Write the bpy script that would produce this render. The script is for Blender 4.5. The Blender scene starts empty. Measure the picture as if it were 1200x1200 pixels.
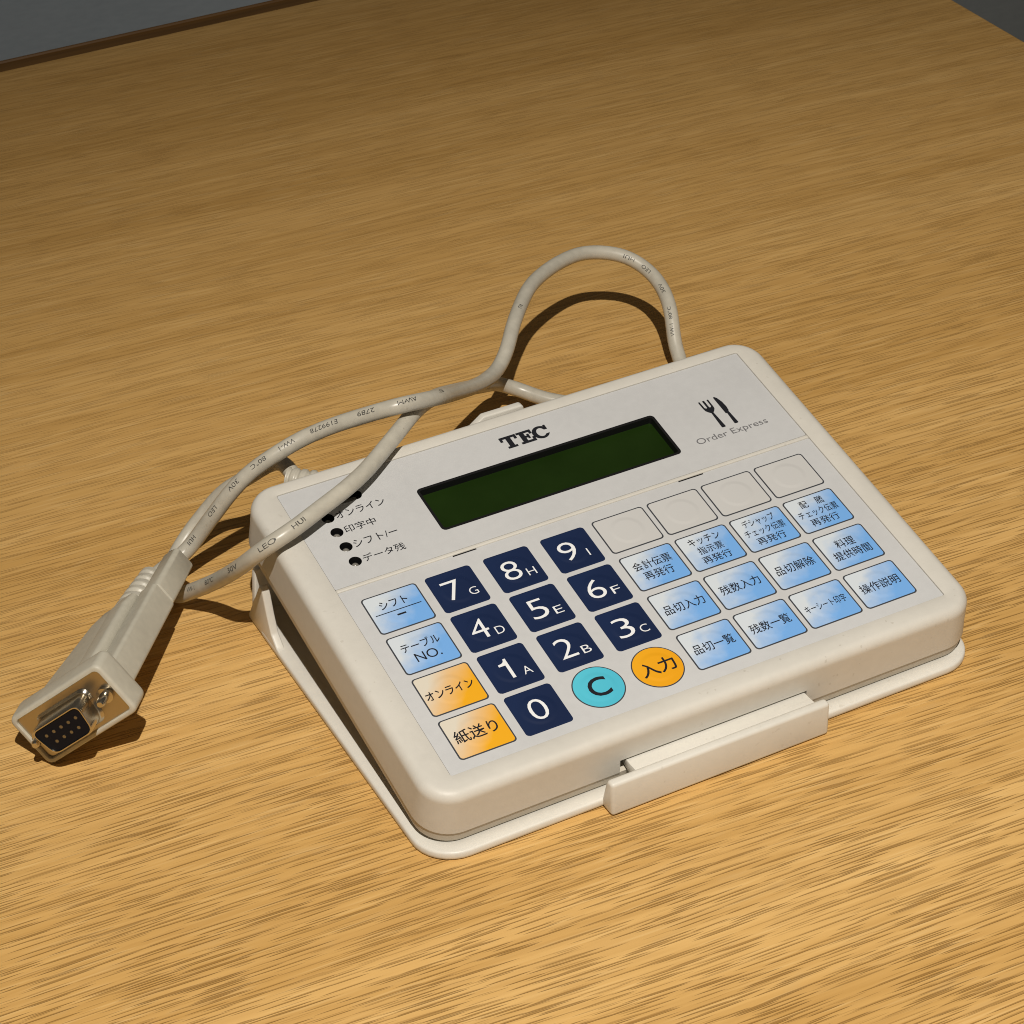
import bpy, bmesh, math, random
from mathutils import Vector, Matrix
random.seed(7)
scene = bpy.context.scene
S = 0.00091                      # one drawing unit (about a millimetre) in metres
pi = math.pi

# ------------------------------------------------------------------ camera
cam_data = bpy.data.cameras.new("camera")
cam = bpy.data.objects.new("camera", cam_data)
scene.collection.objects.link(cam)
right = Vector((0.88780784, -0.45858596, -0.03868015))
down = Vector((-0.2904849, -0.49320715, -0.8199788))
fwd = Vector((0.35695344, 0.7392196, -0.57108548))
cam_pos = Vector((-209.763, -466.665, 471.407)) * S
m = Matrix.Identity(4)
for i in range(3):
    m[i][0] = right[i]; m[i][1] = -down[i]; m[i][2] = -fwd[i]; m[i][3] = cam_pos[i]
cam.matrix_world = m
cam_data.sensor_width = 36.0
cam_data.lens = 2799.17 / 1200 * 36
cam_data.clip_start = 0.02
cam_data.clip_end = 60
cam_data.dof.use_dof = True
cam_data.dof.focus_distance = 690 * S
cam_data.dof.aperture_fstop = 130
scene.camera = cam

# ------------------------------------------------------------------ world and lamp
world = bpy.data.worlds.new("World"); scene.world = world
world.use_nodes = True
bg = world.node_tree.nodes["Background"]
bg.inputs["Color"].default_value = (1.0, 0.86, 0.68, 1)
bg.inputs["Strength"].default_value = 0.06

lamp_pos = Vector((60 - 0.2 * 1500, 90 - 0.57 * 1500, 1500)) * S
lamp_aim = Vector((0, -330, 0)) * S
ld = bpy.data.lights.new("ceiling_spot", 'SPOT')
ld.energy = 116
ld.color = (1.0, 0.93, 0.83)
ld.shadow_soft_size = 0.011
ld.spot_size = math.radians(64)
ld.spot_blend = 1.0
lamp = bpy.data.objects.new("ceiling_spot", ld)
scene.collection.objects.link(lamp)
lamp.location = lamp_pos
lamp.rotation_euler = (lamp_aim - lamp_pos).to_track_quat('-Z', 'Y').to_euler()

# second, cooler spot added as unseen fill to brighten the floor beyond the table
l2 = bpy.data.lights.new("floor_fill", 'SPOT')
l2.energy = 9; l2.color = (0.95, 0.98, 1.0); l2.shadow_soft_size = 0.08
l2.spot_size = math.radians(74); l2.spot_blend = 1.0
lamp2 = bpy.data.objects.new("floor_fill", l2); scene.collection.objects.link(lamp2)
lamp2.location = Vector((800, 2800, 1500)) * S
lamp2.rotation_euler = (0, 0, 0)

vs = scene.view_settings
scene.display_settings.display_device = 'sRGB'
vs.view_transform = 'Standard'; vs.look = 'None'
vs.exposure = 0.0; vs.gamma = 1.0; vs.use_curve_mapping = False
scene.render.engine = 'CYCLES'
scene.cycles.pixel_filter_type = 'BLACKMAN_HARRIS'; scene.cycles.filter_width = 1.0

# ------------------------------------------------------------------ helpers
COL = scene.collection

class MB:
    """collects vertices, faces, material slots and UVs, in drawing units"""
    def __init__(s): s.v = []; s.f = []; s.m = []; s.uv = []; s.sm = []
    def add(s, verts, faces, mat=0, uv=None, smooth=False):
        b = len(s.v)
        s.v += [tuple(p) for p in verts]
        s.uv += (uv if uv else [(0.5, 0.5)] * len(verts))
        for f in faces:
            s.f.append([b + i for i in f]); s.m.append(mat); s.sm.append(smooth)
    def build(s, name, mats, parent=None, off=(0, 0, 0), xf=None):
        o3 = Vector(off)
        vv = []
        for p in s.v:
            q = Vector(p)
            if xf: q = xf @ q
            vv.append((q - o3) * S)
        me = bpy.data.meshes.new(name)
        me.from_pydata(vv, [], s.f)
        for mt in (mats if isinstance(mats, (list, tuple)) else [mats]): me.materials.append(mt)
        me.polygons.foreach_set("material_index", s.m)
        me.polygons.foreach_set("use_smooth", s.sm)
        ul = me.uv_layers.new(name="UVMap")
        for l in me.loops: ul.data[l.index].uv = s.uv[l.vertex_index]
        me.update()
        ob = bpy.data.objects.new(name, me); COL.objects.link(ob)
        if parent: ob.parent = parent
        return ob

def fix_normals(ob):
    bm = bmesh.new(); bm.from_mesh(ob.data)
    bmesh.ops.recalc_face_normals(bm, faces=bm.faces)
    bm.to_mesh(ob.data); bm.free()

def empty(name, loc, label, cat, rot=None):
    o = bpy.data.objects.new(name, None); COL.objects.link(o)
    o.location = Vector(loc) * S
    if rot: o.rotation_euler = rot
    o.empty_display_size = 0.02
    o["label"] = label; o["category"] = cat
    return o

def rrect(x0, x1, y0, y1, r, n=6):
    """rounded rectangle outline, counter-clockwise"""
    r = max(0.01, min(r, (x1 - x0) / 2 - 1e-3, (y1 - y0) / 2 - 1e-3))
    pts = []
    for cx, cy, a0 in ((x1 - r, y1 - r, 0), (x0 + r, y1 - r, pi / 2), (x0 + r, y0 + r, pi), (x1 - r, y0 + r, 1.5 * pi)):
        for k in range(n + 1):
            a = a0 + k / n * pi / 2
            pts.append((cx + r * math.cos(a), cy + r * math.sin(a)))
    return pts

def circle(cx, cy, r, n=32):
    return [(cx + r * math.cos(2 * pi * k / n), cy + r * math.sin(2 * pi * k / n)) for k in range(n)]

def loft(mb, rings, mat=0, cap0=True, cap1=True, smooth=True):
    """rings: lists of 3-D points of equal count"""
    n = len(rings[0]); verts = [p for r in rings for p in r]; faces = []
    for i in range(len(rings) - 1):
        for k in range(n):
            a = i * n + k; b = i * n + (k + 1) % n
            faces.append((a, b, b + n, a + n))
    mb.add(verts, faces, mat, smooth=smooth)
    if cap0: mb.add(rings[0], [list(range(n))[::-1]], mat)
    if cap1: mb.add(rings[-1], [list(range(n))], mat)

def weld(ob, dist=1e-6):
    bm = bmesh.new(); bm.from_mesh(ob.data)
    bmesh.ops.remove_doubles(bm, verts=bm.verts, dist=dist)
    bmesh.ops.recalc_face_normals(bm, faces=bm.faces)
    bm.to_mesh(ob.data); bm.free()

def sharp_by_angle(ob, deg=35):
    bm = bmesh.new(); bm.from_mesh(ob.data)
    for f in bm.faces: f.smooth = True
    for e in bm.edges:
        if len(e.link_faces) == 2:
            e.smooth = e.calc_face_angle(0) < math.radians(deg)
    bm.to_mesh(ob.data); bm.free()

def boolean_cut(ob, box):
    x0, x1, y0, y1, z0, z1 = box
    mb = MB()
    loft(mb, [[(x, y, z) for x, y in rrect(x0, x1, y0, y1, 0.6, 3)] for z in (z0, z1)], smooth=False)
    c = mb.build("cutter", MAT["shell"]); weld(c)
    c.parent = ob.parent; c.matrix_parent_inverse = Matrix.Identity(4)
    for v in c.data.vertices: v.co -= P0 * S
    bpy.context.view_layer.update()
    md = ob.modifiers.new("cut", 'BOOLEAN'); md.operation = 'DIFFERENCE'; md.object = c; md.solver = 'EXACT'
    dg = bpy.context.evaluated_depsgraph_get()
    me = bpy.data.meshes.new_from_object(ob.evaluated_get(dg))
    ob.modifiers.clear(); ob.data = me
    bpy.data.objects.remove(c)

TXT = {}
def text_geo(s, bold=0.0):
    key = (s, bold)
    if s == "1":                                                      # numeral one with a flag
        p = [(.66, 0), (1, 0), (1, 1), (.76, 1), (.64, .87), (.40, .81), (0, .79), (0, .68), (.66, .68)]
        return [(x - .5, y - .5) for x, y in p], [list(range(len(p)))], .45
    if key in TXT: return TXT[key]
    cu = bpy.data.curves.new("t", 'FONT'); cu.body = s; cu.size = 1.0
    cu.resolution_u = 4; cu.offset = bold; cu.dimensions = '2D'; cu.fill_mode = 'BOTH'
    ob = bpy.data.objects.new("t", cu); COL.objects.link(ob)
    bpy.context.view_layer.update()
    dg = bpy.context.evaluated_depsgraph_get()
    me = bpy.data.meshes.new_from_object(ob.evaluated_get(dg))
    vs_ = [(v.co.x, v.co.y) for v in me.vertices]; fs = [list(p.vertices) for p in me.polygons]
    bpy.data.objects.remove(ob); bpy.data.curves.remove(cu); bpy.data.meshes.remove(me)
    if not vs_: vs_ = [(0, 0), (1, 0), (1, 1)]; fs = []
    xs = [p[0] for p in vs_]; ys = [p[1] for p in vs_]
    x0, x1, y0, y1 = min(xs), max(xs), min(ys), max(ys)
    TXT[key] = ([((x - x0) / (x1 - x0) - .5, (y - y0) / max(1e-6, y1 - y0) - .5) for x, y in vs_], fs, (x1 - x0) / max(1e-6, (y1 - y0)))
    return TXT[key]

def put_text(mb, s, cx, cy, h, w=None, z=0.14, mat=2, bold=0.0, slant=0.0):
    v, f, asp = text_geo(s, bold)
    if w is None: w = h * asp
    mb.add([(cx + x * w + slant * y * h, cy + y * h, z) for x, y in v], f, mat)

def catmull(pts, step):
    P = [Vector(p) for p in pts]
    P = [P[0] * 2 - P[1]] + P + [P[-1] * 2 - P[-2]]
    out = []; idx = []
    for i in range(1, len(P) - 2):
        p0, p1, p2, p3 = P[i - 1], P[i], P[i + 1], P[i + 2]
        t0 = 0; t1 = t0 + max(1e-3, (p1 - p0).length ** .5); t2 = t1 + max(1e-3, (p2 - p1).length ** .5); t3 = t2 + max(1e-3, (p3 - p2).length ** .5)
        n = max(2, int((p2 - p1).length / step))
        for k in range(n):
            t = t1 + (t2 - t1) * k / n
            A1 = p0 * ((t1 - t) / (t1 - t0)) + p1 * ((t - t0) / (t1 - t0))
            A2 = p1 * ((t2 - t) / (t2 - t1)) + p2 * ((t - t1) / (t2 - t1))
            A3 = p2 * ((t3 - t) / (t3 - t2)) + p3 * ((t - t2) / (t3 - t2))
            B1 = A1 * ((t2 - t) / (t2 - t0)) + A2 * ((t - t0) / (t2 - t0))
            B2 = A2 * ((t3 - t) / (t3 - t1)) + A3 * ((t - t1) / (t3 - t1))
            out.append(B1 * ((t2 - t) / (t2 - t1)) + B2 * ((t - t1) / (t2 - t1))); idx.append(i - 1 + k / n)
    out.append(P[-2].copy()); idx.append(len(pts) - 1)
    return out, idx

def smooth_path(p, it):
    p = [v.copy() for v in p]
    for _ in range(it):
        q = [v.copy() for v in p]
        for i in range(1, len(p) - 1): q[i] = p[i] * .5 + (p[i - 1] + p[i + 1]) * .25
        p = q
    return p

def tube(mb, path, radii, n=16, mat=0, caps=True):
    T = []
    for i in range(len(path)):
        a = path[max(0, i - 1)]; b = path[min(len(path) - 1, i + 1)]
        T.append((b - a).normalized())
    N = T[0].orthogonal().normalized(); rings = []
    for i, p in enumerate(path):
        N = (N - T[i] * N.dot(T[i])).normalized(); B = T[i].cross(N)
        r = radii if isinstance(radii, (int, float)) else radii[i]
        rings.append([tuple(p + (N * math.cos(2 * pi * k / n) + B * math.sin(2 * pi * k / n)) * r) for k in range(n)])
    loft(mb, rings, mat, caps, caps)

# ------------------------------------------------------------------ materials
MAT = {}
def new_mat(name):
    mt = bpy.data.materials.new(name); mt.use_nodes = True
    nt = mt.node_tree; b = nt.nodes["Principled BSDF"]
    MAT[name] = mt
    return mt, nt, b
def N(nt, typ, **kw):
    n = nt.nodes.new(typ)
    for k, v in kw.items(): setattr(n, k, v)
    return n
def L(nt, a, b): nt.links.new(a, b)
def ramp(nt, fac, stops):
    r = N(nt, "ShaderNodeValToRGB"); e = r.color_ramp.elements
    while len(e) < len(stops): e.new(0.5)
    for i, (p, c) in enumerate(stops):
        e[i].position = p; e[i].color = c if len(c) == 4 else (*c, 1)
    L(nt, fac, r.inputs[0]); return r.outputs[0]
def mixc(nt, fac, a, b, mode='MIX'):
    x = N(nt, "ShaderNodeMix", data_type='RGBA', blend_type=mode)
    for sock, v in ((x.inputs[0], fac), (x.inputs[6], a), (x.inputs[7], b)):
        if hasattr(v, "node"): L(nt, v, sock)
        elif isinstance(v, (int, float)): sock.default_value = v
        else: sock.default_value = (*v, 1) if len(v) == 3 else v
    return x.outputs[2]
def mathn(nt, op, a, b=None, c=None, clamp=False):
    x = N(nt, "ShaderNodeMath", operation=op, use_clamp=clamp)
    for i, v in enumerate((a, b, c)):
        if v is None: continue
        if hasattr(v, "node"): L(nt, v, x.inputs[i])
        else: x.inputs[i].default_value = v
    return x.outputs[0]
def noise(nt, vec, scale, detail=3, rough=.5, dist=0, dim='3D'):
    n = N(nt, "ShaderNodeTexNoise"); n.inputs["Scale"].default_value = scale
    n.inputs["Detail"].default_value = detail; n.inputs["Roughness"].default_value = rough
    n.inputs["Distortion"].default_value = dist
    if vec: L(nt, vec, n.inputs["Vector"])
    return n.outputs[0]
def mapping(nt, vec, scale=(1, 1, 1), rot=(0, 0, 0), loc=(0, 0, 0)):
    x = N(nt, "ShaderNodeMapping"); x.inputs["Scale"].default_value = scale
    x.inputs["Rotation"].default_value = rot; x.inputs["Location"].default_value = loc
    L(nt, vec, x.inputs["Vector"]); return x.outputs[0]
def bump(nt, b, h, strength, dist):
    x = N(nt, "ShaderNodeBump"); x.inputs["Strength"].default_value = strength
    x.inputs["Distance"].default_value = dist
    L(nt, h, x.inputs["Height"]); L(nt, x.outputs[0], b.inputs["Normal"])

def plastic(name, col, rough=.45, speck=.04, grain=2200, bstr=.12, spec=.4, dirt=.0):
    mt, nt, b = new_mat(name)
    tc = N(nt, "ShaderNodeTexCoord").outputs["Object"]
    n1 = noise(nt, tc, 26, 4, .55); n2 = noise(nt, tc, 420, 2)
    f = mathn(nt, 'ADD', mathn(nt, 'MULTIPLY', n1, .65), mathn(nt, 'MULTIPLY', n2, .35))
    d = tuple(c * (1 - speck * 2.2) for c in col); l = tuple(min(1, c * (1 + speck * 1.2)) for c in col)
    body = ramp(nt, f, [(.34, d), (.62, l)])
    if dirt:                                                          # specks and faint scuffs
        sp = ramp(nt, noise(nt, tc, 520, 1), [(.71, (0, 0, 0)), (.76, (1, 1, 1))])
        sc = ramp(nt, noise(nt, mapping(nt, tc, (30, 420, 90), rot=(0, 0, .7)), 1, 3), [(.66, (0, 0, 0)), (.78, (1, 1, 1))])
        area = ramp(nt, noise(nt, tc, 14, 2), [(.45, (0, 0, 0)), (.6, (1, 1, 1))])
        msk = mathn(nt, 'MULTIPLY', mathn(nt, 'MAXIMUM', sp, mathn(nt, 'MULTIPLY', sc, .6)), mathn(nt, 'MULTIPLY', area, dirt))
        body = mixc(nt, msk, body, tuple(c * k for c, k in zip(col, (.52, .47, .40))))
    L(nt, body, b.inputs["Base Color"])
    L(nt, ramp(nt, n1, [(.3, (rough - .06,) * 3), (.7, (rough + .08,) * 3)]), b.inputs["Roughness"])
    b.inputs["Specular IOR Level"].default_value = spec
    bump(nt, b, noise(nt, tc, grain, 2), bstr, .00012)
    return mt
def flat(name, col, rough=.5, metallic=0.0, spec=.4, coat=0.0):
    mt, nt, b = new_mat(name)
    b.inputs["Base Color"].default_value = (*col, 1); b.inputs["Roughness"].default_value = rough
    b.inputs["Metallic"].default_value = metallic; b.inputs["Specular IOR Level"].default_value = spec
    b.inputs["Coat Weight"].default_value = coat
    return mt

plastic("shell", (0.605, 0.585, 0.535), .46, .02, 1700, .18, .4, .28)
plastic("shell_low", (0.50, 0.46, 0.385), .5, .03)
plastic("stand", (0.665, 0.645, 0.59), .42, .018, 1700, .18, .4, .2)
plastic("cable", (0.50, 0.475, 0.405), .34, .07, 500, .18, .45, .5)
plastic("hood", (0.50, 0.475, 0.395), .5, .045, 1500, .2, .4, .35)
plastic("overlay", (0.545, 0.553, 0.562), .42, .02, 3200, .16)
flat("ink", (0.012, 0.013, 0.018), .45)
flat("ink_grey", (0.16, 0.16, 0.17), .5)
flat("ink_white", (0.80, 0.82, 0.84), .45)
flat("ink_cable", (0.07, 0.068, 0.062), .55)
flat("black", (0.008, 0.008, 0.009), .4)
flat("socket", (0.005, 0.006, 0.010), .4, 0, .15)
flat("nickel", (0.62, 0.57, 0.48), .22, 1.0)
flat("brass", (0.50, 0.44, 0.34), .30, 1.0)
flat("contact", (0.30, 0.28, 0.25), .4, 1.0)
flat("led", (0.20, 0.19, 0.17), .15, 0, .6)
flat("line", (0.045, 0.05, 0.06), .5)

mt, nt, b = new_mat("lcd")
tc = N(nt, "ShaderNodeTexCoord").outputs["Object"]
L(nt, ramp(nt, noise(nt, tc, 60, 3), [(.3, (.0075, .0195, .0022)), (.7, (.0105, .026, .0034))]), b.inputs["Base Color"])
b.inputs["Roughness"].default_value = .32; b.inputs["Specular IOR Level"].default_value = .25

def key_face(name, a, c, mottle):
    """printed key face: a fades to c from upper left to lower right; a round dome lies under the film"""
    mt, nt, b = new_mat(name)
    uv = N(nt, "ShaderNodeUVMap").outputs[0]
    sp = N(nt, "ShaderNodeSeparateXYZ"); L(nt, uv, sp.inputs[0])
    oi = N(nt, "ShaderNodeObjectInfo").outputs["Random"]
    x = mathn(nt, 'SUBTRACT', sp.outputs[0], .5); y = mathn(nt, 'SUBTRACT', sp.outputs[1], .5)
    t = mathn(nt, 'ADD', mathn(nt, 'MULTIPLY', x, .95), mathn(nt, 'MULTIPLY', y, -.75))
    off = N(nt, "ShaderNodeCombineXYZ"); L(nt, mathn(nt, 'MULTIPLY', oi, 40), off.inputs[0])
    va = N(nt, "ShaderNodeVectorMath", operation='ADD'); L(nt, uv, va.inputs[0]); L(nt, off.outputs[0], va.inputs[1])
    nz = noise(nt, va.outputs[0], 3.2, 3, .55)
    t = mathn(nt, 'ADD', t, mathn(nt, 'MULTIPLY', mathn(nt, 'SUBTRACT', nz, .5), mottle))
    t = mathn(nt, 'ADD', t, .5)
    mid = tuple(p * .45 + q * .55 for p, q in zip(a, c))
    L(nt, ramp(nt, t, [(.08, a), (.40, mid), (.80, c)]), b.inputs["Base Color"])
    b.inputs["Roughness"].default_value = .42
    r = mathn(nt, 'SQRT', mathn(nt, 'ADD', mathn(nt, 'MULTIPLY', x, x), mathn(nt, 'MULTIPLY', y, y)))
    mr = N(nt, "ShaderNodeMapRange", interpolation_type='SMOOTHSTEP')
    mr.inputs["From Min"].default_value = .30; mr.inputs["From Max"].default_value = .21
    L(nt, r, mr.inputs["Value"])
    bump(nt, b, mr.outputs[0], .5, .0003)
    return mt
key_face("key_blue", (.62, .68, .74), (.17, .40, .80), .62)
key_face("key_orange", (.68, .63, .53), (.80, .39, .012), .22)
key_face("key_navy", (.0065, .019, .070), (.0055, .0155, .058), .3)
key_face("key_blank", (.56, .56, .555), (.545, .545, .54), .3)
key_face("key_cyan", (.09, .53, .68), (.075, .48, .64), .3)
key_face("key_amber", (.80, .38, .012), (.78, .35, .008), .3)

# oak veneer, grain along the table's long side
mt, nt, b = new_mat("oak")
tc = N(nt, "ShaderNodeTexCoord").outputs["Object"]
g = mapping(nt, tc, rot=(0, 0, math.radians(3.0)))
wob = N(nt, "ShaderNodeTexNoise"); wob.inputs["Scale"].default_value = 9; wob.inputs["Detail"].default_value = 2
L(nt, mapping(nt, g, (.45, 1, 1)), wob.inputs["Vector"])
wv = N(nt, "ShaderNodeVectorMath", operation='SUBTRACT'); L(nt, wob.outputs["Color"], wv.inputs[0]); wv.inputs[1].default_value = (.5, .5, .5)
ws = N(nt, "ShaderNodeVectorMath", operation='MULTIPLY'); L(nt, wv.outputs[0], ws.inputs[0]); ws.inputs[1].default_value = (.01, .0095, 0)
ga = N(nt, "ShaderNodeVectorMath", operation='ADD'); L(nt, g, ga.inputs[0]); L(nt, ws.outputs[0], ga.inputs[1])
g = ga.outputs[0]
broad = noise(nt, mapping(nt, g, (.7, 16, 1)), 2.2, 4, .55)
mid = noise(nt, mapping(nt, g, (2.2, 110, 1)), 2.0, 4, .6)
fine = noise(nt, mapping(nt, g, (26, 620, 1)), 1.0, 1.0, .5)
def dashes(scale, loc, hi, lo, keep):
    """separate tapered pore marks: one stretched cell each, some left out"""
    v = N(nt, "ShaderNodeTexVoronoi", voronoi_dimensions='2D', feature='F1'); v.inputs["Scale"].default_value = 1.0
    L(nt, mapping(nt, g, scale, loc=loc), v.inputs["Vector"])
    sc = N(nt, "ShaderNodeSeparateColor"); L(nt, v.outputs["Color"], sc.inputs[0])
    mr = N(nt, "ShaderNodeMapRange", interpolation_type='SMOOTHSTEP')
    mr.inputs["From Min"].default_value = hi; mr.inputs["From Max"].default_value = lo
    L(nt, v.outputs["Distance"], mr.inputs["Value"])
    return mathn(nt, 'MULTIPLY', mr.outputs[0], ramp(nt, sc.outputs[0], [(keep, (0, 0, 0)), (min(1, keep + .5), (1, 1, 1))]))
w2 = N(nt, "ShaderNodeTexNoise"); w2.inputs["Scale"].default_value = 1; w2.inputs["Detail"].default_value = 2
L(nt, mapping(nt, g, (22, 330, 1)), w2.inputs["Vector"])
w3 = N(nt, "ShaderNodeVectorMath", operation='SUBTRACT'); L(nt, w2.outputs["Color"], w3.inputs[0]); w3.inputs[1].default_value = (.5, .5, .5)
w4 = N(nt, "ShaderNodeVectorMath", operation='MULTIPLY'); L(nt, w3.outputs[0], w4.inputs[0]); w4.inputs[1].default_value = (.022, .0006, 0)
w5 = N(nt, "ShaderNodeVectorMath", operation='ADD'); L(nt, g, w5.inputs[0]); L(nt, w4.outputs[0], w5.inputs[1])
g0 = g; g = w5.outputs[0]
lay = [dashes((15, 554, 1), (0, 0, 0), .155, .085, .0), dashes((19, 660, 1), (3.1, 7.7, 0), .155, .085, .0),
       dashes((11, 495, 1), (5.4, 2.2, 0), .13, .07, .0), dashes((24, 814, 1), (8.7, 11.3, 0), .17, .09, .0),
       dashes((16, 601, 1), (13.1, 5.9, 0), .15, .08, .0), dashes((20, 708, 1), (31.1, 15.9, 0), .16, .085, .0),
       dashes((13, 531, 1), (41.7, 25.3, 0), .14, .075, .0)]
small = mathn(nt, 'MAXIMUM', dashes((36, 896, 1), (2.5, 1.7, 0), .16, .08, .3), dashes((29, 755, 1), (6.5, 9.7, 0), .14, .07, .3))
light = mathn(nt, 'MAXIMUM', dashes((15, 420, 1), (21.5, 3.7, 0), .22, .04, .2), dashes((26, 520, 1), (4.5, 31.7, 0), .22, .04, .2))
g = g0
patch = noise(nt, mapping(nt, g, (5, 26, 1), loc=(1.3, 4.2, 0)), 2.0, 3, .55)
fleck = noise(nt, mapping(nt, g, (90, 330, 1), loc=(9, 2, 0)), 1.0, 2, .5)
base = ramp(nt, broad, [(.3, (.59, .352, .115)), (.5, (.66, .405, .142)), (.72, (.71, .452, .17))])
band = noise(nt, mapping(nt, g, (.55, 30, 1), loc=(2.2, 6.1, 0)), 2.0, 3, .6)
base = mixc(nt, mathn(nt, 'MULTIPLY', ramp(nt, band, [(.40, (1, 1, 1)), (.56, (0, 0, 0))]), .34), base, (.46, .255, .066))
base = mixc(nt, mathn(nt, 'MULTIPLY', ramp(nt, mid, [(.38, (1, 1, 1)), (.56, (0, 0, 0))]), .26), base, (.44, .235, .058))
base = mixc(nt, mathn(nt, 'MULTIPLY', ramp(nt, fine, [(.36, (1, 1, 1)), (.58, (0, 0, 0))]), .20), base, (.38, .20, .055))
base = mixc(nt, mathn(nt, 'MULTIPLY', ramp(nt, fleck, [(.60, (0, 0, 0)), (.72, (1, 1, 1))]), .25), base, (.56, .37, .16))
th = ramp(nt, patch, [(.28, (.65,) * 3), (.5, (1,) * 3)])
pores = lay[0]
for q in lay[1:]: pores = mathn(nt, 'MAXIMUM', pores, q)
sy = N(nt, "ShaderNodeSeparateXYZ"); L(nt, tc, sy.inputs[0])
zone = N(nt, "ShaderNodeMapRange", interpolation_type='SMOOTHSTEP')           # the front boards are the coarser grained ones
zone.inputs["From Min"].default_value = .34; zone.inputs["From Max"].default_value = -.04
zone.inputs["To Min"].default_value = .34; zone.inputs["To Max"].default_value = 1.0
L(nt, sy.outputs[1], zone.inputs["Value"])
pores = mathn(nt, 'MULTIPLY', mathn(nt, 'MULTIPLY', pores, th), zone.outputs[0])
pores = mathn(nt, 'MAXIMUM', pores, mathn(nt, 'MULTIPLY', small, .42))
base = mixc(nt, mathn(nt, 'MULTIPLY', light, .35), base, (.78, .54, .24))
base = mixc(nt, mathn(nt, 'MULTIPLY', pores, .62), base, (.20, .093, .019))
L(nt, base, b.inputs["Base Color"])
L(nt, ramp(nt, mid, [(.3, (.42,) * 3), (.7, (.54,) * 3)]), b.inputs["Roughness"])
b.inputs["Specular IOR Level"].default_value = .12
hgt = mathn(nt, 'SUBTRACT', mathn(nt, 'MULTIPLY', fine, .3), pores)
bump(nt, b, hgt, .7, .0003)

mt, nt, b = new_mat("edge_wood")
tc = N(nt, "ShaderNodeTexCoord").outputs["Object"]
L(nt, ramp(nt, noise(nt, mapping(nt, tc, (12, 300, 60)), 1, 3), [(.3, (.13, .06, .011)), (.7, (.19, .09, .018))]), b.inputs["Base Color"])
b.inputs["Roughness"].default_value = .5
mt, nt, b = new_mat("floor")
tc = N(nt, "ShaderNodeTexCoord").outputs["Object"]
ff = mathn(nt, 'ADD', mathn(nt, 'MULTIPLY', noise(nt, tc, 2.2, 4, .6), .6), mathn(nt, 'MULTIPLY', noise(nt, mapping(nt, tc, (1, 1.4, 1)), 60, 4, .6), .4))
L(nt, ramp(nt, ff, [(.3, (.58, .66, .72)), (.7, (.76, .84, .90))]), b.inputs["Base Color"])
b.inputs["Roughness"].default_value = .8

# ------------------------------------------------------------------ the floor and the table
FZ = -790
mb = MB(); mb.add([(-4500, -3500, FZ), (5500, -3500, FZ), (5500, 6000, FZ), (-4500, 6000, FZ)], [(0, 1, 2, 3)])
fl = mb.build("floor", MAT["floor"]); fl["kind"] = "structure"

table_rot = math.radians(-1.0)
table = empty("wooden_table", (0, 0, FZ), "oak veneer table with long dark grain streaks under the white keypad", "table", (0, 0, table_rot))
TX0, TX1, TY0, TY1 = -620, 466, -420, 609.5
mb = MB()
o = [rrect(TX0, TX1, TY0, TY1 - 13, 1.5, 3)]
ins = lambda d: rrect(TX0 + d, TX1 - d, TY0 + d, TY1 - 16 - (0 if d < 1 else 0), 1.5, 3)
def tring(d, z): return [(x, y, z - FZ) for x, y in rrect(TX0 + d, TX1 - d, TY0 + d, TY1 - 13, 1.2, 3)]
loft(mb, [tring(0, -30), tring(0, -1.2), tring(.35, -.35), tring(1.2, 0)], smooth=False)
mb.build("tabletop", MAT["oak"], table)
mb = MB()
yb = TY1 - 12.8
prof = [(yb, -30), (yb, -.25), (TY1 - 2.4, -.5), (TY1 - 1.8, .25), (TY1 - .7, .25), (TY1, -.6), (TY1, -30)]
v = []; fcs = []; n = len(prof)
for x in (TX0, TX1): v += [(x, y, z - FZ) for y, z in prof]
for k in range(n): fcs.append((k, (k + 1) % n, (k + 1) % n + n, k + n))
fcs += [list(range(n))[::-1], list(range(n, 2 * n))]
mb.add(v, fcs); ob = mb.build("edge_strip", MAT["edge_wood"], table); fix_normals(ob)
for x, y in ((TX0 + 40, TY0 + 40), (TX1 - 70, TY0 + 40), (TX0 + 40, TY1 - 80), (TX1 - 70, TY1 - 80)):
    mb = MB(); loft(mb, [[(px, py, z) for px, py in rrect(x - 25, x + 25, y - 25, y + 25, 4, 3)] for z in (0, -30 - FZ - .2)], smooth=False)
    mb.build("leg", MAT["edge_wood"], table)

# ------------------------------------------------------------------ the stand under the keypad
TAU = math.radians(11.0)
P0 = Vector((0, -82, -19.0))
stand = empty("desk_stand", (0, 0, 0), "flat off-white plastic stand with front clip under the keypad", "stand")
SX0, SX1, SY0, SY1 = -17.4, 174.2, -4.3, 134
def sring(d, z, r=13): return [(x, y, z) for x, y in rrect(SX0 + d, SX1 - d, SY0 + d, SY1 - d, max(2, r - d), 8)]
mb = MB()
loft(mb, [sring(.5, .15), sring(.1, .5), sring(0, 1.2), sring(.05, 2.3), sring(.3, 2.75), sring(.85, 2.97), sring(5.4, 3.0), sring(6.4, 2.0)])
ob = mb.build("base_plate", MAT["stand"], stand); weld(ob); sharp_by_angle(ob, 50)

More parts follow.
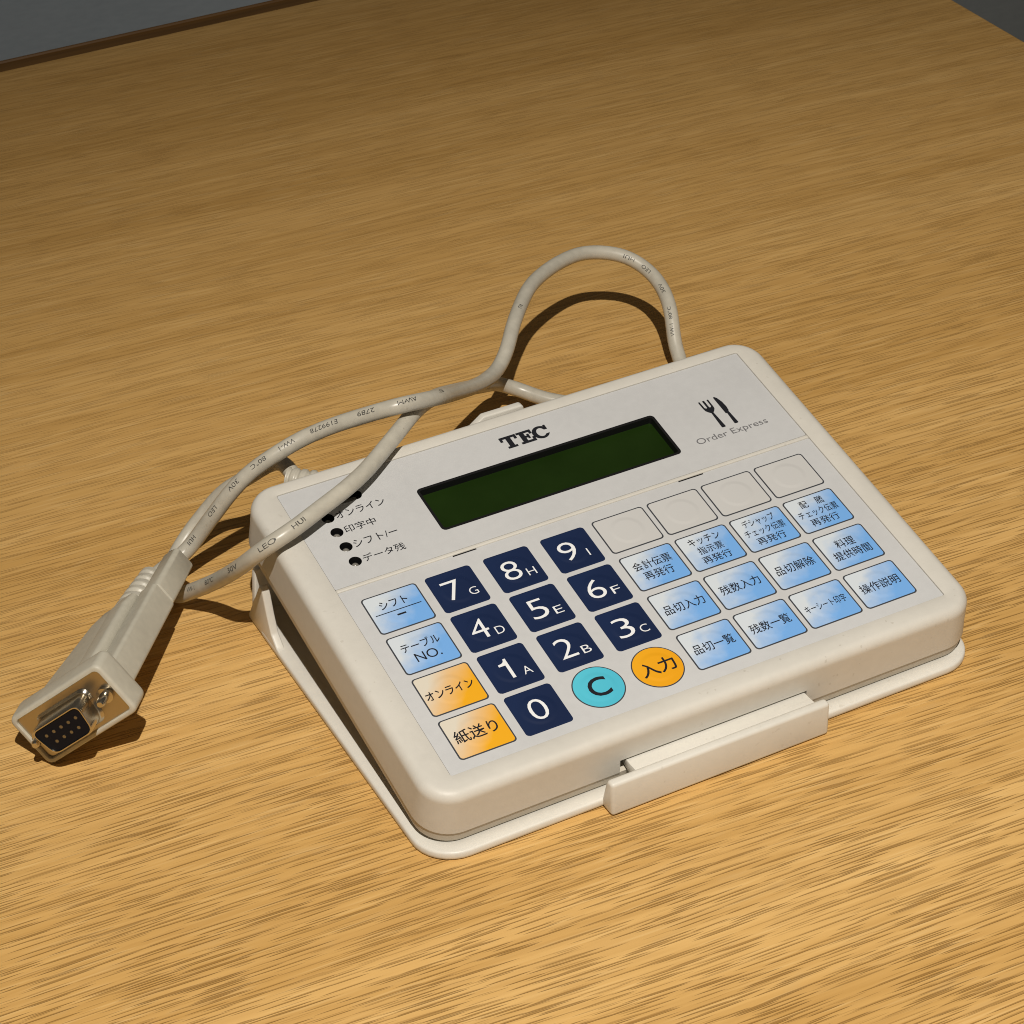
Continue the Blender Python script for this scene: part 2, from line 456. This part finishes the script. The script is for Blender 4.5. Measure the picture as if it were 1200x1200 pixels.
def prism(mb, poly, axis, a0, a1, bev=.0):
    """extrude a polygon; axis 'x': poly is (y,z); axis 'y': poly is (x,z)"""
    def P(p, a): return (a, p[0], p[1]) if axis == 'x' else (p[0], a, p[1])
    n = len(poly); v = [P(p, a0) for p in poly] + [P(p, a1) for p in poly]
    f = [(k, (k + 1) % n, (k + 1) % n + n, k + n) for k in range(n)] + [list(range(n))[::-1], list(range(n, 2 * n))]
    mb.add(v, f)
def bevel(ob, w, seg=3, ang=30):
    weld(ob)
    bm = bmesh.new(); bm.from_mesh(ob.data)
    es = [e for e in bm.edges if len(e.link_faces) == 2 and e.calc_face_angle(0) > math.radians(ang)]
    bmesh.ops.bevel(bm, geom=es, offset=w * S, segments=seg, affect='EDGES', profile=.5, clamp_overlap=True)
    for f in bm.faces: f.smooth = True
    bmesh.ops.recalc_face_normals(bm, faces=bm.faces)
    bm.to_mesh(ob.data); bm.free()
    sharp_by_angle(ob, 40)
for x0, x1 in ((SX0 + .15, SX0 + 2.9), (SX1 - 2.9, SX1 - .15)):           # side ears at the back corners
    mb = MB(); prism(mb, [(133.2, .4), (133.4, 1.8), (119.4, 22.0), (118.0, 22.4), (116.9, 21.2), (115.2, 13), (113.2, 6.5), (109.5, 3.2), (104, 2.2), (104, .4)], 'x', x0, x1)
    ob = mb.build("side_ear", MAT["stand"], stand); bevel(ob, .5)
mb = MB(); prism(mb, [(SX0 + 3.1, .5), (SX0 + 1.6, 3), (-14.2, 18.2), (-13.2, 19.6), (-11, 19.8), (0, 25.5), (160, 25.5), (168.5, 19.8), (170.5, 18.2), (SX1 - 1.6, 3), (SX1 - 3.1, .5)], 'y', 131.0, 133.7)
ob = mb.build("rear_wall", MAT["stand"], stand); bevel(ob, .5)
mb = MB(); prism(mb, [(60, 25), (60, 36), (69.0, 42.3), (73.6, 45.6), (87.8, 45.6), (88.6, 44.8), (88.6, 25)], 'y', 138.2, 141.0)
ob = mb.build("rear_hook", MAT["stand"], stand); bevel(ob, .6)
mb = MB(); prism(mb, [(133.75, 22), (133.75, 25), (138.15, 25), (138.15, 22)], 'y', 0, 1)
mb = MB(); prism(mb, [(133.75, 24), (133.75, 27.2), (138.1, 27.2), (138.1, 24)], 'x', 61, 87); mb.build("hook_bridge", MAT["stand"], stand)
# front clip
mb = MB(); prism(mb, [(-3.6, .2), (-9.8, .2), (-10.0, 12.4), (-7.0, 12.5), (-6.0, 10.6), (-3.6, 3.0)], 'x', 38.5, 113.6)
ob = mb.build("front_clip", MAT["stand"], stand); bevel(ob, 1.15, 4)
mb = MB(); prism(mb, [(-7.6, 6.4), (-8.0, 11.6), (-3.0, 11.3), (2.5, 11.35), (2.5, 9.2), (-2.5, 7.4)], 'x', 48.4, 110.4)
ob = mb.build("clip_tongue", MAT["stand"], stand); bevel(ob, .35, 2)

# ------------------------------------------------------------------ the keypad terminal
term = empty("order_terminal", (0, 0, 3.05), "off-white order keypad with blue, navy and orange keys and dark green display", "keypad terminal", (TAU, 0, 0))
def part(mb, name, mats, parent=None):
    ob = mb.build(name, mats, term if parent is None else parent, off=P0)
    return ob
BX0, BX1, BY0, BY1, BR = -14.6, 173.2, -80.6, 57.6, 10.0
def bring(e, z, r=None): return [(x, y, z) for x, y in rrect(BX0 - e, BX1 + e, BY0 - e, BY1 + e * .7, (BR if r is None else r) + e, 10)]
mb = MB(); R_ = 3.3; zt = .45
rings = [bring(1.0, -15.0), bring(1.35, -14.8), bring(1.35, -14.3), bring(.75, -9), bring(.32, -R_ + zt)]
for k in range(1, 8):
    a = k / 7 * pi / 2
    rings.append(bring(.32 - R_ * (1 - math.cos(a)), zt - R_ + R_ * math.sin(a)))
RX0, RX1, RY0, RY1 = -5.05, 165.0, -73.0, 51.9
rec = lambda e, z: [(x, y, z) for x, y in rrect(RX0 - e, RX1 + e, RY0 - e, RY1 + e, .7, 10)]
rings += [rec(.25, zt), rec(.05, zt - .12), rec(0, zt - .3), rec(0, -4.5)]
loft(mb, rings)
up = part(mb, "upper_shell", MAT["shell"]); weld(up)
boolean_cut(up, (46.3, 110.9, -95, -76.5, -30, -9.9))
# rib between the two film panels belongs to the shell
sharp_by_angle(up, 32)
mb = MB(); loft(mb, [[(x, y, z) for x, y in rrect(-5.0 + d, 164.95 - d, 5.35 + d, 6.85 - d, .3, 3)] for d, z in ((0, -2), (0, .05), (.2, .32), (.5, .4))])
part(mb, "divider_rib", MAT["shell"])
mb = MB()
loft(mb, [bring(.1, -19.0, 10), bring(.75, -18.6, 10), bring(.85, -17.9, 10), bring(.95, -15.1, 10), bring(.6, -14.9, 10)])
lo = part(mb, "lower_shell", MAT["shell_low"]); weld(lo); sharp_by_angle(lo, 35)

def sheet(name, outer, holes, mat, z=0.0, thick=.4):
    bm = bmesh.new()
    def loop(pts):
        vs_ = [bm.verts.new((Vector((x, y, z)) - P0) * S) for x, y in pts]
        es = [bm.edges.new((vs_[i], vs_[(i + 1) % len(vs_)])) for i in range(len(vs_))]
        return vs_, es
    loops = [loop(outer)] + [loop(h) for h in holes]
    bmesh.ops.triangle_fill(bm, use_beauty=True, use_dissolve=False, edges=[e for l in loops for e in l[1]])
    for f in bm.faces:
        if f.normal.z < 0: f.normal_flip()
    for vs_, es in loops:
        low = [bm.verts.new(v.co - Vector((0, 0, thick * S))) for v in vs_]
        for i in range(len(vs_)):
            j = (i + 1) % len(vs_)
            bm.faces.new((vs_[i], low[i], low[j], vs_[j]))
    me = bpy.data.meshes.new(name); bm.to_mesh(me); bm.free()
    me.materials.append(mat)
    ob = bpy.data.objects.new(name, me); COL.objects.link(ob); ob.parent = term
    return ob
DX0, DX1, DY0, DY1 = 36.2, 123.2, 16.3, 36.5
LED = [(5.75, 36.2), (5.75, 29.4), (5.75, 22.55), (5.75, 15.65)]
WIN = (9.5, 20.1, 40.3, 44.5)
sheet("upper_panel", rrect(-4.9, 164.85, 7.0, 51.75, .5, 3),
      [rrect(DX0, DX1, DY0, DY1, 1.6, 5)] + [circle(x, y, 2.05, 28) for x, y in LED] + [rrect(*WIN, 2.1, 8)], MAT["overlay"])
sheet("lower_panel", rrect(-4.9, 164.85, -72.85, 5.25, .5, 3), [], MAT["overlay"])

def well(mb, outline, z0, z1, mat=0):
    loft(mb, [[(x, y, z0) for x, y in outline], [(x, y, z1) for x, y in outline]], mat, False, False)
# display
mb = MB()
ob_ = rrect(DX0 + .03, DX1 - .03, DY0 + .03, DY1 - .03, 1.6, 5); ib = rrect(DX0 + .95, DX1 - .95, DY0 + .95, DY1 - .95, .9, 5)
loft(mb, [[(x, y, z) for x, y in o_] for o_, z in ((ob_, -.5), (ob_, .06), (ib, .0), (ib, -2.7))], 0, False, False, smooth=False)
disp = part(mb, "display", MAT["black"]); fix_normals(disp)
mb = MB(); mb.add([(x, y, -2.6) for x, y in rrect(DX0 + .9, DX1 - .9, DY0 + .9, DY1 - .9, .9, 5)], [list(range(24))])
sc = part(mb, "screen", MAT["lcd"], disp)
# indicator lamps in their holes
for x, y in LED:
    mb = MB(); c = circle(x, y, 2.03, 28)
    well(mb, c, -.02, -3.2); mb.add([(px, py, -3.1) for px, py in c], [list(range(28))])
    h = part(mb, "indicator_light", MAT["black"])
    mb = MB(); rg = []
    for k in range(6):
        a = k / 5 * pi / 2 * .96
        rg.append([(px, py, -3.0 + 1.9 * math.sin(a)) for px, py in circle(x, y, 1.45 * math.cos(a), 20)])
    loft(mb, rg, 0, False, True); part(mb, "lens", MAT["led"], h)
mb = MB(); c = rrect(*[WIN[0] + .02, WIN[1] - .02, WIN[2] + .02, WIN[3] - .02], 2.1, 8)
well(mb, c, -.02, -2.6); mb.add([(px, py, -2.5) for px, py in c], [list(range(len(c)))])
h = part(mb, "sounder_window", MAT["black"])
mb = MB(); c = rrect(WIN[0] + 2.5, WIN[1] - 1.5, WIN[2] + 1, WIN[3] - 1, 1.1, 6)
loft(mb, [[(px, py, -2.45) for px, py in c], [(px, py, -1.9) for px, py in c]]); part(mb, "sensor", MAT["led"], h)
for x0, x1 in ((34.0, 42.2), (115.0, 124.2)):
    mb = MB(); loft(mb, [[(px, py, z) for px, py in rrect(x0, x1, 4.78, 5.22, .1, 2)] for z in (-.2, .09)], smooth=False)
    part(mb, "insert_slot", MAT["black"])
# printed marks
def poly(mb, pts, x, y, s, z=.06, mat=0, sx=None):
    mb.add([(x + p[0] * (sx or s), y + p[1] * s, z) for p in pts], [list(range(len(pts)))], mat)
Tp = [(0.22, 0), (.83, 0), (.83, .17), (.68, .17), (.68, .82), (.88, .82), (.88, .62), (1.05, .62), (1.05, 1), (0, 1), (0, .62), (.17, .62), (.17, .82), (.37, .82), (.37, .17), (.22, .17)]
Ep = [(0, 0), (.95, 0), (.95, .38), (.78, .38), (.78, .18), (.45, .18), (.45, .42), (.56, .42), (.56, .32), (.7, .32), (.7, .7), (.56, .7), (.56, .59), (.45, .59), (.45, .82), (.75, .82), (.75, .65), (.92, .65), (.92, 1), (0, 1), (0, .83), (.15, .83), (.15, .17), (0, .17)]
Cp = []
for k in range(25):
    a = math.radians(48 + k / 24 * 272); Cp.append((.52 + .52 * math.cos(a), .5 + .52 * math.sin(a)))
Cp.append((1.0, .30))
for k in range(21):
    a = math.radians(318 - k / 20 * 262); Cp.append((.55 + .27 * math.cos(a), .5 + .34 * math.sin(a)))
Cp += [(.80, .62), (1.0, .62), (1.0, 1.0), (.86, 1.0), (.855, .93)]
mb = MB()
poly(mb, Tp, 71.1, 41.2, 5.7); poly(mb, Ep, 77.3, 41.2, 5.7); poly(mb, Cp, 82.4, 41.2, 5.7)
part(mb, "maker_lettering", MAT["ink"])
mb = MB()                                                             # fork and knife
fk = [(-.55, 0), (.55, .0), (.75, .25), (.42, 7.6), (1.05, 8.2), (1.75, 9.2), (1.9, 10.4), (1.95, 13.9), (1.35, 13.9), (1.25, 10.6), (.75, 10.2), (.4, 10.4), (.38, 13.9), (-.38, 13.9), (-.4, 10.4), (-.75, 10.2), (-1.25, 10.6), (-1.35, 13.9), (-1.95, 13.9), (-1.9, 10.4), (-1.75, 9.2), (-1.05, 8.2), (-.42, 7.6), (-.75, .25)]
poly(mb, fk, 142.0, 21.4, 1.0)
kn = [(-.5, 0), (.5, 0), (.75, .3), (.5, 6.3), (.75, 6.5), (1.0, 8.5), (.85, 11), (.2, 13.4), (-.5, 14.2), (-.95, 14.0), (-.95, 5.6), (-.5, 5.4), (-.75, .3)]
poly(mb, kn, 146.9, 21.4, 1.0)
part(mb, "cutlery_emblem", MAT["ink"])
mb = MB(); put_text(mb, "Order Express", 143.3, 18.2, 3.5, 26.8, z=.06, mat=0); part(mb, "emblem_lettering", MAT["ink_grey"])
mb = MB()
for s, w, (x, y) in zip(("オンライン", "印字中", "シフト/ー", "データ残"), (16.8, 10.6, 14.9, 14.2), LED):
    put_text(mb, s, 8.4 + w / 2, y + .05, 3.2, w, z=.06, mat=0, bold=.004)
part(mb, "indicator_lettering", MAT["ink"])

# keys
PX, PY = 20.0, 17.733
def make_key(name, x, y, w, h, face, lines, label=None, edge="line", legend="ink", r=1.3):
    """x, y: upper left corner; lines: (text, dx, dy, height, width, weight) from the key's centre"""
    mb = MB(); cx, cy = x + w / 2, y - h / 2
    o1 = rrect(x, x + w, y - h, y, r, 5); o2 = rrect(x + .06, x + w - .06, y - h + .06, y - .06, r, 5); o3 = rrect(x + .46, x + w - .46, y - h + .46, y - .46, r * .8, 5)
    if r > 5: o1, o2, o3 = circle(cx, cy, w / 2, 48), circle(cx, cy, w / 2 - .06, 48), circle(cx, cy, w / 2 - .38, 48)
    loft(mb, [[(a, b_, .01) for a, b_ in o1], [(a, b_, .07) for a, b_ in o2], [(a, b_, .08) for a, b_ in o3]], 0, False, False, smooth=False)
    mb.add([(a, b_, .08) for a, b_ in o3], [list(range(len(o3)))], 1, uv=[((a - cx) / PX + .5, (b_ - cy) / PX + .5) for a, b_ in o3])
    for t in lines:
        if t[0] is None:
            _, dx, dy, hh, ww, _w = t
            mb.add([(cx + dx - ww / 2, cy + dy - hh / 2, .12), (cx + dx + ww / 2, cy + dy - hh / 2, .12), (cx + dx + ww / 2, cy + dy + hh / 2, .12), (cx + dx - ww / 2, cy + dy + hh / 2, .12)], [(0, 1, 2, 3)], 2)
        else:
            s, dx, dy, hh, ww, wt = t
            put_text(mb, s, cx + dx, cy + dy, hh, ww, .12, 2, wt)
    ob = part(mb, name, [MAT[edge], MAT[face], MAT[legend]])
    if label: ob["label"] = label
    return ob
LW, LH = 18.53, 15.9
make_key("key", 0, 0, LW, LH, "key_blue", [("シフト", -.3, 3.0, 3.3, 9.2, .008), (None, 0, -.2, .32, 15.2, 0), (None, .1, -2.2, .65, 2.9, 0)], "blue shift key with a ruled line")
make_key("key", 0, -PY, LW, LH, "key_blue", [("テーブル", -.2, 2.3, 3.5, 12.6, .008), ("NO.", .2, -2.6, 3.5, 8.2, .0)], "blue table number key")
make_key("key", 0, -2 * PY, LW, LH, "key_orange", [("オンライン", -.3, -.2, 3.5, 15.4, .014)], "orange online key")
make_key("key", 0, -3 * PY, LW, LH, "key_orange", [("紙送り", -.4, .1, 4.9, 13.8, .010)], "orange paper feed key")
NX, NW, NH = 21.457, 15.484, 16.05
for r_, row in enumerate((("7G", "8H", "9I"), ("4D", "5E", "6F"), ("1A", "2B", "3C"), ("0",))):
    for c_, s in enumerate(row):
        ln = [(s[0], -1.5 if len(s) > 1 else 0, .1, 7.9, 3.1 if s[0] == "1" else 5.7, -.009)]
        if len(s) > 1: ln.append((s[1], 4.2, -2.6, 3.1, .45 if s[1] == "I" else 2.8, -.006))
        make_key("key", NX + c_ * PX, -r_ * PY, NW, NH, "key_navy", ln, "navy number key %s" % s[0], edge="key_navy", legend="ink_white")
make_key("round_key", 49.45 - 8.1, -61.0 + 8.1, 16.2, 16.2, "key_cyan", [("C", 0, 0, 7.4, 6.6, .012)], "round cyan clear key", r=8)
make_key("round_key", 69.3 - 8.1, -61.5 + 8.1, 16.2, 16.2, "key_amber", [("入力", 0, 0, 5.6, 11.6, .016)], "round amber enter key", r=8)
RX, RH = 79.964, 15.45
rows = [[None] * 4,
        [("会計伝票", "再発行"), ("キッチン", "指示票", "再発行"), ("デシャップ", "チェック伝票", "再発行"), ("配　膳", "チェック伝票", "再発行")],
        [("品切入力",), ("残数入力",), ("品切解除",), ("料理", "提供時間")],
        [("品切一覧",), ("残数一覧",), ("キーシート印字",), ("操作説明",)]]
WID = {"会計伝票": 13.4, "再発行": 10.2, "キッチン": 11.2, "指示票": 8.9, "デシャップ": 11.6, "チェック伝票": 14.4, "配　膳": 8.6, "料理": 6.8, "提供時間": 13.4, "キーシート印字": 14.6}
for r_, row in enumerate(rows):
    for c_, t in enumerate(row):
        ln = []
        if t:
            n_ = len(t)
            for i, s in enumerate(t):
                dy = {1: (0,), 2: (2.3, -2.4), 3: (4.3, .1, -4.1)}[n_][i]
                hh = {1: 3.9, 2: 3.7, 3: 3.25}[n_]
                if s == "キーシート印字": hh = 3.2
                ln.append((s, 0, dy, hh, WID.get(s, 14.0), .006))
        make_key("key", RX + c_ * PX, .333 - r_ * PY, LW, RH, "key_blue" if t else "key_blank", ln, None if t else "blank grey key")

# ------------------------------------------------------------------ the serial cable
cab = empty("serial_cable", (-88, 100, 0), "off-white serial cable looping to a grey nine-hole plug on the wood", "cable")
CO = (-88, 100, 0)
CP = [(10.5, 150.4, 34.8), (9.3, 163.3, 36.0), (-1.0, 165.2, 31.5), (-8.3, 171.0, 25.0), (-14.6, 173.9, 17.0), (-21.2, 173.8, 11.0), (-29.7, 168.6, 6.0), (-35.4, 161.4, 3.5), (-35.7, 152.8, 3.2), (-32.0, 144.9, 9.0), (-27.5, 132.6, 19.0), (-24.2, 113.5, 36.0), (-17.9, 104.5, 47.0), (-8.5, 104.9, 50.0), (1.4, 109.0, 51.0), (11.5, 113.0, 52.0), (21.8, 118.7, 52.6), (31.5, 125.8, 53.4), (41.8, 133.4, 54.5), (50.1, 140.9, 54.0), (63.6, 155.6, 47.0), (82.9, 175.8, 33.0), (99.5, 193.5, 20.0), (110.9, 203.0, 12.0), (118.1, 200.4, 8.5), (124.6, 192.7, 6.5), (146.0, 180.0, 4.0), (166.0, 179.0, 4.0), (179.0, 187.0, 4.5), (181.2, 196.3, 10.0), (184.9, 205.6, 19.0), (187.7, 216.8, 23.0), (187.2, 226.2, 26.0), (182.0, 233.4, 30.0), (175.0, 237.4, 32.0), (166.7, 239.2, 33.5), (155.7, 235.7, 35.0), (144.0, 229.3, 36.0), (133.9, 221.6, 36.5), (125.4, 212.9, 35.0), (117.5, 203.8, 33.0), (112.0, 197.5, 29.0), (106.4, 192.9, 26.0), (95.1, 182.5, 29.0), (74.0, 160.5, 43.0), (56.4, 140.7, 57.0), (42.6, 134.9, 62.0), (32.5, 141.2, 58.0), (22.1, 148.1, 53.0), (13.0, 151.7, 49.0), (4.4, 152.1, 46.0), (-3.8, 154.1, 41.0), (-10.8, 155.3, 35.0), (-15.9, 157.2, 28.0), (-20.9, 159.8, 20.5), (-26.1, 161.2, 13.5), (-41.1, 155.5, 11.2), (-46.9, 147.4, 12.4)]
CRAD = 2.7
path, pidx = catmull(CP, 1.5)
path = smooth_path(path, 10)
for p in path: p.z = max(p.z, CRAD + .05)
mb = MB(); tube(mb, path, CRAD, 20)
jacket = mb.build("cable_jacket", MAT["cable"], cab, off=CO)
# lettering printed round the jacket
arc = [0.0]
for i in range(1, len(path)): arc.append(arc[-1] + (path[i] - path[i - 1]).length)
def at_s(s):
    lo_, hi = 0, len(arc) - 1
    while hi - lo_ > 1:
        md = (lo_ + hi) // 2
        if arc[md] <= s: lo_ = md
        else: hi = md
    t = (s - arc[lo_]) / max(1e-6, arc[hi] - arc[lo_])
    p = path[lo_].lerp(path[hi], t)
    a = path[max(0, lo_ - 2)]; c = path[min(len(path) - 1, hi + 2)]
    return p, (c - a).normalized()
def s_of(ix):
    for i in range(1, len(pidx)):
        if pidx[i] >= ix: return arc[i - 1] + (arc[i] - arc[i - 1]) * (ix - pidx[i - 1]) / (pidx[i] - pidx[i - 1])
    return arc[-1]
def subdivided(v, f, cut):
    bm = bmesh.new(); vv = [bm.verts.new((x, y, 0)) for x, y in v]
    for q in f:
        try: bm.faces.new([vv[i] for i in q])
        except ValueError: pass
    for _ in range(5):
        es = [e for e in bm.edges if abs(e.verts[0].co.y - e.verts[1].co.y) > cut or abs(e.verts[0].co.x - e.verts[1].co.x) > cut]
        if not es: break
        bmesh.ops.subdivide_edges(bm, edges=es, cuts=1); bmesh.ops.triangulate(bm, faces=[q for q in bm.faces if len(q.verts) > 3])
    bm.verts.index_update()
    r = ([(p.co.x, p.co.y) for p in bm.verts], [[p.index for p in q.verts] for q in bm.faces]); bm.free(); return r
def print_on(mb, s, ix, h=2.1, w=None, tilt=0.0, face=Vector((-.33, -.60, .72))):
    v, f, asp = text_geo(s, 0.0); v, f = subdivided(v, f, .13)
    w = w or h * asp; s0 = s_of(ix); out = []
    for x, y in v:
        p, T = at_s(s0 + x * w)
        n = (face - T * face.dot(T)).normalized(); u = n.cross(T)
        a = y * h / CRAD + tilt
        out.append(tuple(p + (n * math.cos(a) + u * math.sin(a)) * (CRAD + .06)))
    mb.add(out, f, 0)
mb = MB()
for s, k, w in (("RU", 43.82, 3.2), ("AWM", 44.84, 7), ("2789", 45.86, 7.5), ("E199278", 47.03, 12.5), ("VW-1", 48.43, 7), ("80°C", 49.56, 7), ("30V", 50.69, 5.5), ("LEO", 52.0, 5.2), ("HUI", 53.5, 5.0)):
    print_on(mb, s, k + 1, 1.55, w * .82, -.1)
mb.build("lettering", MAT["ink_cable"], jacket, off=CO); mb = MB()
for s, k, w in (("VW-1", 8.3, 6), ("80°C", 9.1, 8.5), ("30V", 9.95, 8), ("LEO", 11.05, 6.2), ("HUI", 12.15, 5.4)):
    print_on(mb, s, k + 1, 1.6, w * .85, -.05)
mb.build("lettering", MAT["ink_cable"], jacket, off=CO); mb = MB()
for s, k, w in (("VW-1", 28.4, 6), ("80°C", 28.9, 6), ("30V", 29.8, 6), ("LEO", 31.0, 6), ("HUI", 31.9, 6)):
    print_on(mb, s, k + 1, 1.4, w * .8, .2)
mb.build("lettering", MAT["ink_cable"], jacket, off=CO); mb = MB(); print_on(mb, "RU", 39.2, 1.4, 2.0, .2)
mb.build("lettering", MAT["ink_cable"], jacket, off=CO)
# ribbed boot at the keypad's back
bp, _ = catmull([(27.5, 135.0, 29.5), (24.0, 139.5, 31.0), (18.5, 144.5, 33.0), (12.5, 148.5, 34.5), (8.2, 152.6, 35.0)], .3)
rad = []
for i in range(len(bp)):
    t = i / (len(bp) - 1); u = t * 9.2
    rad.append(6.0 - 2.0 * t - (.8 if (u % 1) > .72 and .15 < t < .97 else 0))
rad = [(rad[max(0, i - 1)] + rad[i] + rad[min(len(rad) - 1, i + 1)]) / 3 for i in range(len(rad))]
mb = MB(); tube(mb, bp, rad, 24); mb.build("ribbed_boot", MAT["cable"], cab, off=CO)

# plug: local X along the face, Y across it, Z out of the sockets
RC = Matrix(((0.69442, -0.42851, -0.57807), (-0.41193, 0.42196, -0.80763), (0.59000, 0.79896, 0.11650)))
XF = Matrix.Translation((-89.1, 91.8, 18.4)) @ RC.to_4x4()
def plug(mb, name, mat, parent): return mb.build(name, mat, parent, off=CO, xf=XF)
A2, B2 = 18.7, 9.75
def pr(x0, x1, y0, y1, r, z, n=5): return [(x, y, z) for x, y in rrect(x0, x1, y0, y1, r, n)]
mb = MB()
fr = lambda d, z, r=2.4: pr(-A2 + d, A2 - d, -B2 + d, B2 - d, r - d * .5, z)
loft(mb, [fr(2.2, -10.4), fr(.6, -10.0), fr(.15, -9.2), fr(0, -8), fr(0, -1.2), fr(.2, -.4), fr(.7, 0), fr(1.5, 0), fr(1.7, -.25), fr(1.7, -1.6)], 0)
hood = plug(mb, "plug_hood", MAT["hood"], cab); weld(hood); sharp_by_angle(hood, 40)
mb = MB()                                                             # tapering back of the hood
loft(mb, [pr(-17.2, 10.2, -7.0, 7.0, 2.5, -10), pr(-16.4, 10.2, -7.0, 7.0, 2.5, -16), pr(-9.2, 8.6, -6.0, 6.4, 2.5, -50), pr(-7.0, 7.6, -5.2, 5.8, 2.5, -56), pr(-4, 6.4, -4, 4.6, 2.2, -59)])
ob = plug(mb, "hood_back", MAT["hood"], hood); sharp_by_angle(ob, 40)
mb = MB()                                                             # raised spine
loft(mb, [pr(2.4, 9.8, 3.5, 8.0, 1.6, -9.6), pr(2.4, 9.8, 3.5, 8.0, 1.6, -48), pr(2.8, 9.4, 3.5, 6.6, 1.4, -56)])
ob = plug(mb, "hood_spine", MAT["hood"], hood); sharp_by_angle(ob, 40)
mb = MB()                                                             # channel of the thumb screw
loft(mb, [pr(9.6, 17.2, -5.0, 5.3, 1.3, -9.6), pr(9.7, 16.8, -4.8, 5.1, 1.3, -57), pr(10.2, 16.3, -4.3, 4.6, 1.1, -57.4)])
ob = plug(mb, "screw_channel", MAT["hood"], hood); sharp_by_angle(ob, 40)
for x, z1 in ((13.2, -82.5),):
    mb = MB()
    sec = lambda d, z: pr(x - 3.7 + d, x + 3.7 - d, -4.5 + d, 4.5 - d, 1.6, z)
    loft(mb, [sec(1.2, -57.3), sec(.1, -58.2), sec(0, -60), sec(.15, z1 + 1), sec(.9, z1)])
    ob = plug(mb, "thumb_screw", MAT["hood"], hood); sharp_by_angle(ob, 40)
    mb = MB(); loft(mb, [pr(x - .75, x + .75, -4.2, 4.2, .2, z1 - .05), pr(x - .75, x + .75, -4.2, 4.2, .2, z1 + .3)], smooth=False)
    plug(mb, "slot", MAT["black"], hood)
bp, _ = catmull([(1.6, .6, -57), (1.8, .9, -64), (2, 1, -72), (2, 1, -81)], .35)
rad = []
for i in range(len(bp)):
    t = i / (len(bp) - 1); u = t * 5.6
    rad.append(5.6 - 1.9 * t - (.95 if (u % 1) > .6 and t > .12 else 0))
rad = [(rad[max(0, i - 1)] + rad[i] * 2 + rad[min(len(rad) - 1, i + 1)]) / 4 for i in range(len(rad))]
mb = MB(); tube(mb, bp, rad, 24); plug(mb, "strain_relief", MAT["cable"], hood)
# metal face plate, shell, socket block
mb = MB(); loft(mb, [fr(1.75, -1.8, 2.2), fr(1.75, -.95, 2.2)], smooth=False)
plug(mb, "face_plate", MAT["brass"], hood)
def dshape(wt, wb, h, r, z):
    """trapezoid with round corners, wide side up (+Y)"""
    base = [(wt / 2, h / 2), (-wt / 2, h / 2), (-wb / 2, -h / 2), (wb / 2, -h / 2)]
    out = []
    for i in range(4):
        p = Vector(base[i]); a = (Vector(base[i - 1]) - p).normalized(); c = (Vector(base[(i + 1) % 4]) - p).normalized()
        for k in range(6):
            t = k / 5; q0 = p + a * r; q1 = p + c * r
            q = q0 * (1 - t) ** 2 + p * 2 * t * (1 - t) + q1 * t ** 2
            out.append((q.x - 1.0, q.y - .5, z))
    return out
mb = MB()
loft(mb, [dshape(21.8, 18.6, 12.4, 3.2, -.9), dshape(20.6, 17.4, 11.2, 3.0, -.3), dshape(19.9, 16.7, 10.4, 2.8, .4), dshape(19.6, 16.4, 10.2, 2.7, 6.7), dshape(19.2, 16.0, 9.8, 2.6, 7.1), dshape(18.5, 15.3, 9.1, 2.4, 7.1), dshape(18.3, 15.1, 8.9, 2.3, 6.2)], 0, False, False)
ob = plug(mb, "metal_shell", MAT["nickel"], hood); fix_normals(ob); sharp_by_angle(ob, 50)
mb = MB(); loft(mb, [dshape(18.3, 15.1, 8.9, 2.2, 1), dshape(18.3, 15.1, 8.9, 2.2, 6.6)], smooth=False)
for row, (nn, y) in enumerate(((5, 1.55), (4, -1.55))):
    for k in range(nn):
        cx = (k - (nn - 1) / 2) * 3.02
        loft(mb, [[(px, py, z) for px, py in circle(cx - 1.0, y - .5, rr, 14)] for rr, z in ((.72, 6.5), (.72, 6.68))], 1, False, False)
        mb.add([(px, py, 6.63) for px, py in circle(cx - 1.0, y - .5, .55, 12)], [list(range(12))], 1)
plug(mb, "socket_block", [MAT["socket"], MAT["contact"]], hood)
for x in (-13.6, 13.6):
    mb = MB()
    hexa = lambda r_, z: [(px, py, z) for px, py in circle(x, 0, r_, 16)]
    loft(mb, [hexa(2.6, -.9), hexa(2.6, .5), hexa(1.5, .6), hexa(1.35, 4.6), hexa(.9, 5.4)], 0, False, True)
    ob = plug(mb, "jack_screw", MAT["nickel"], hood); sharp_by_angle(ob, 45)
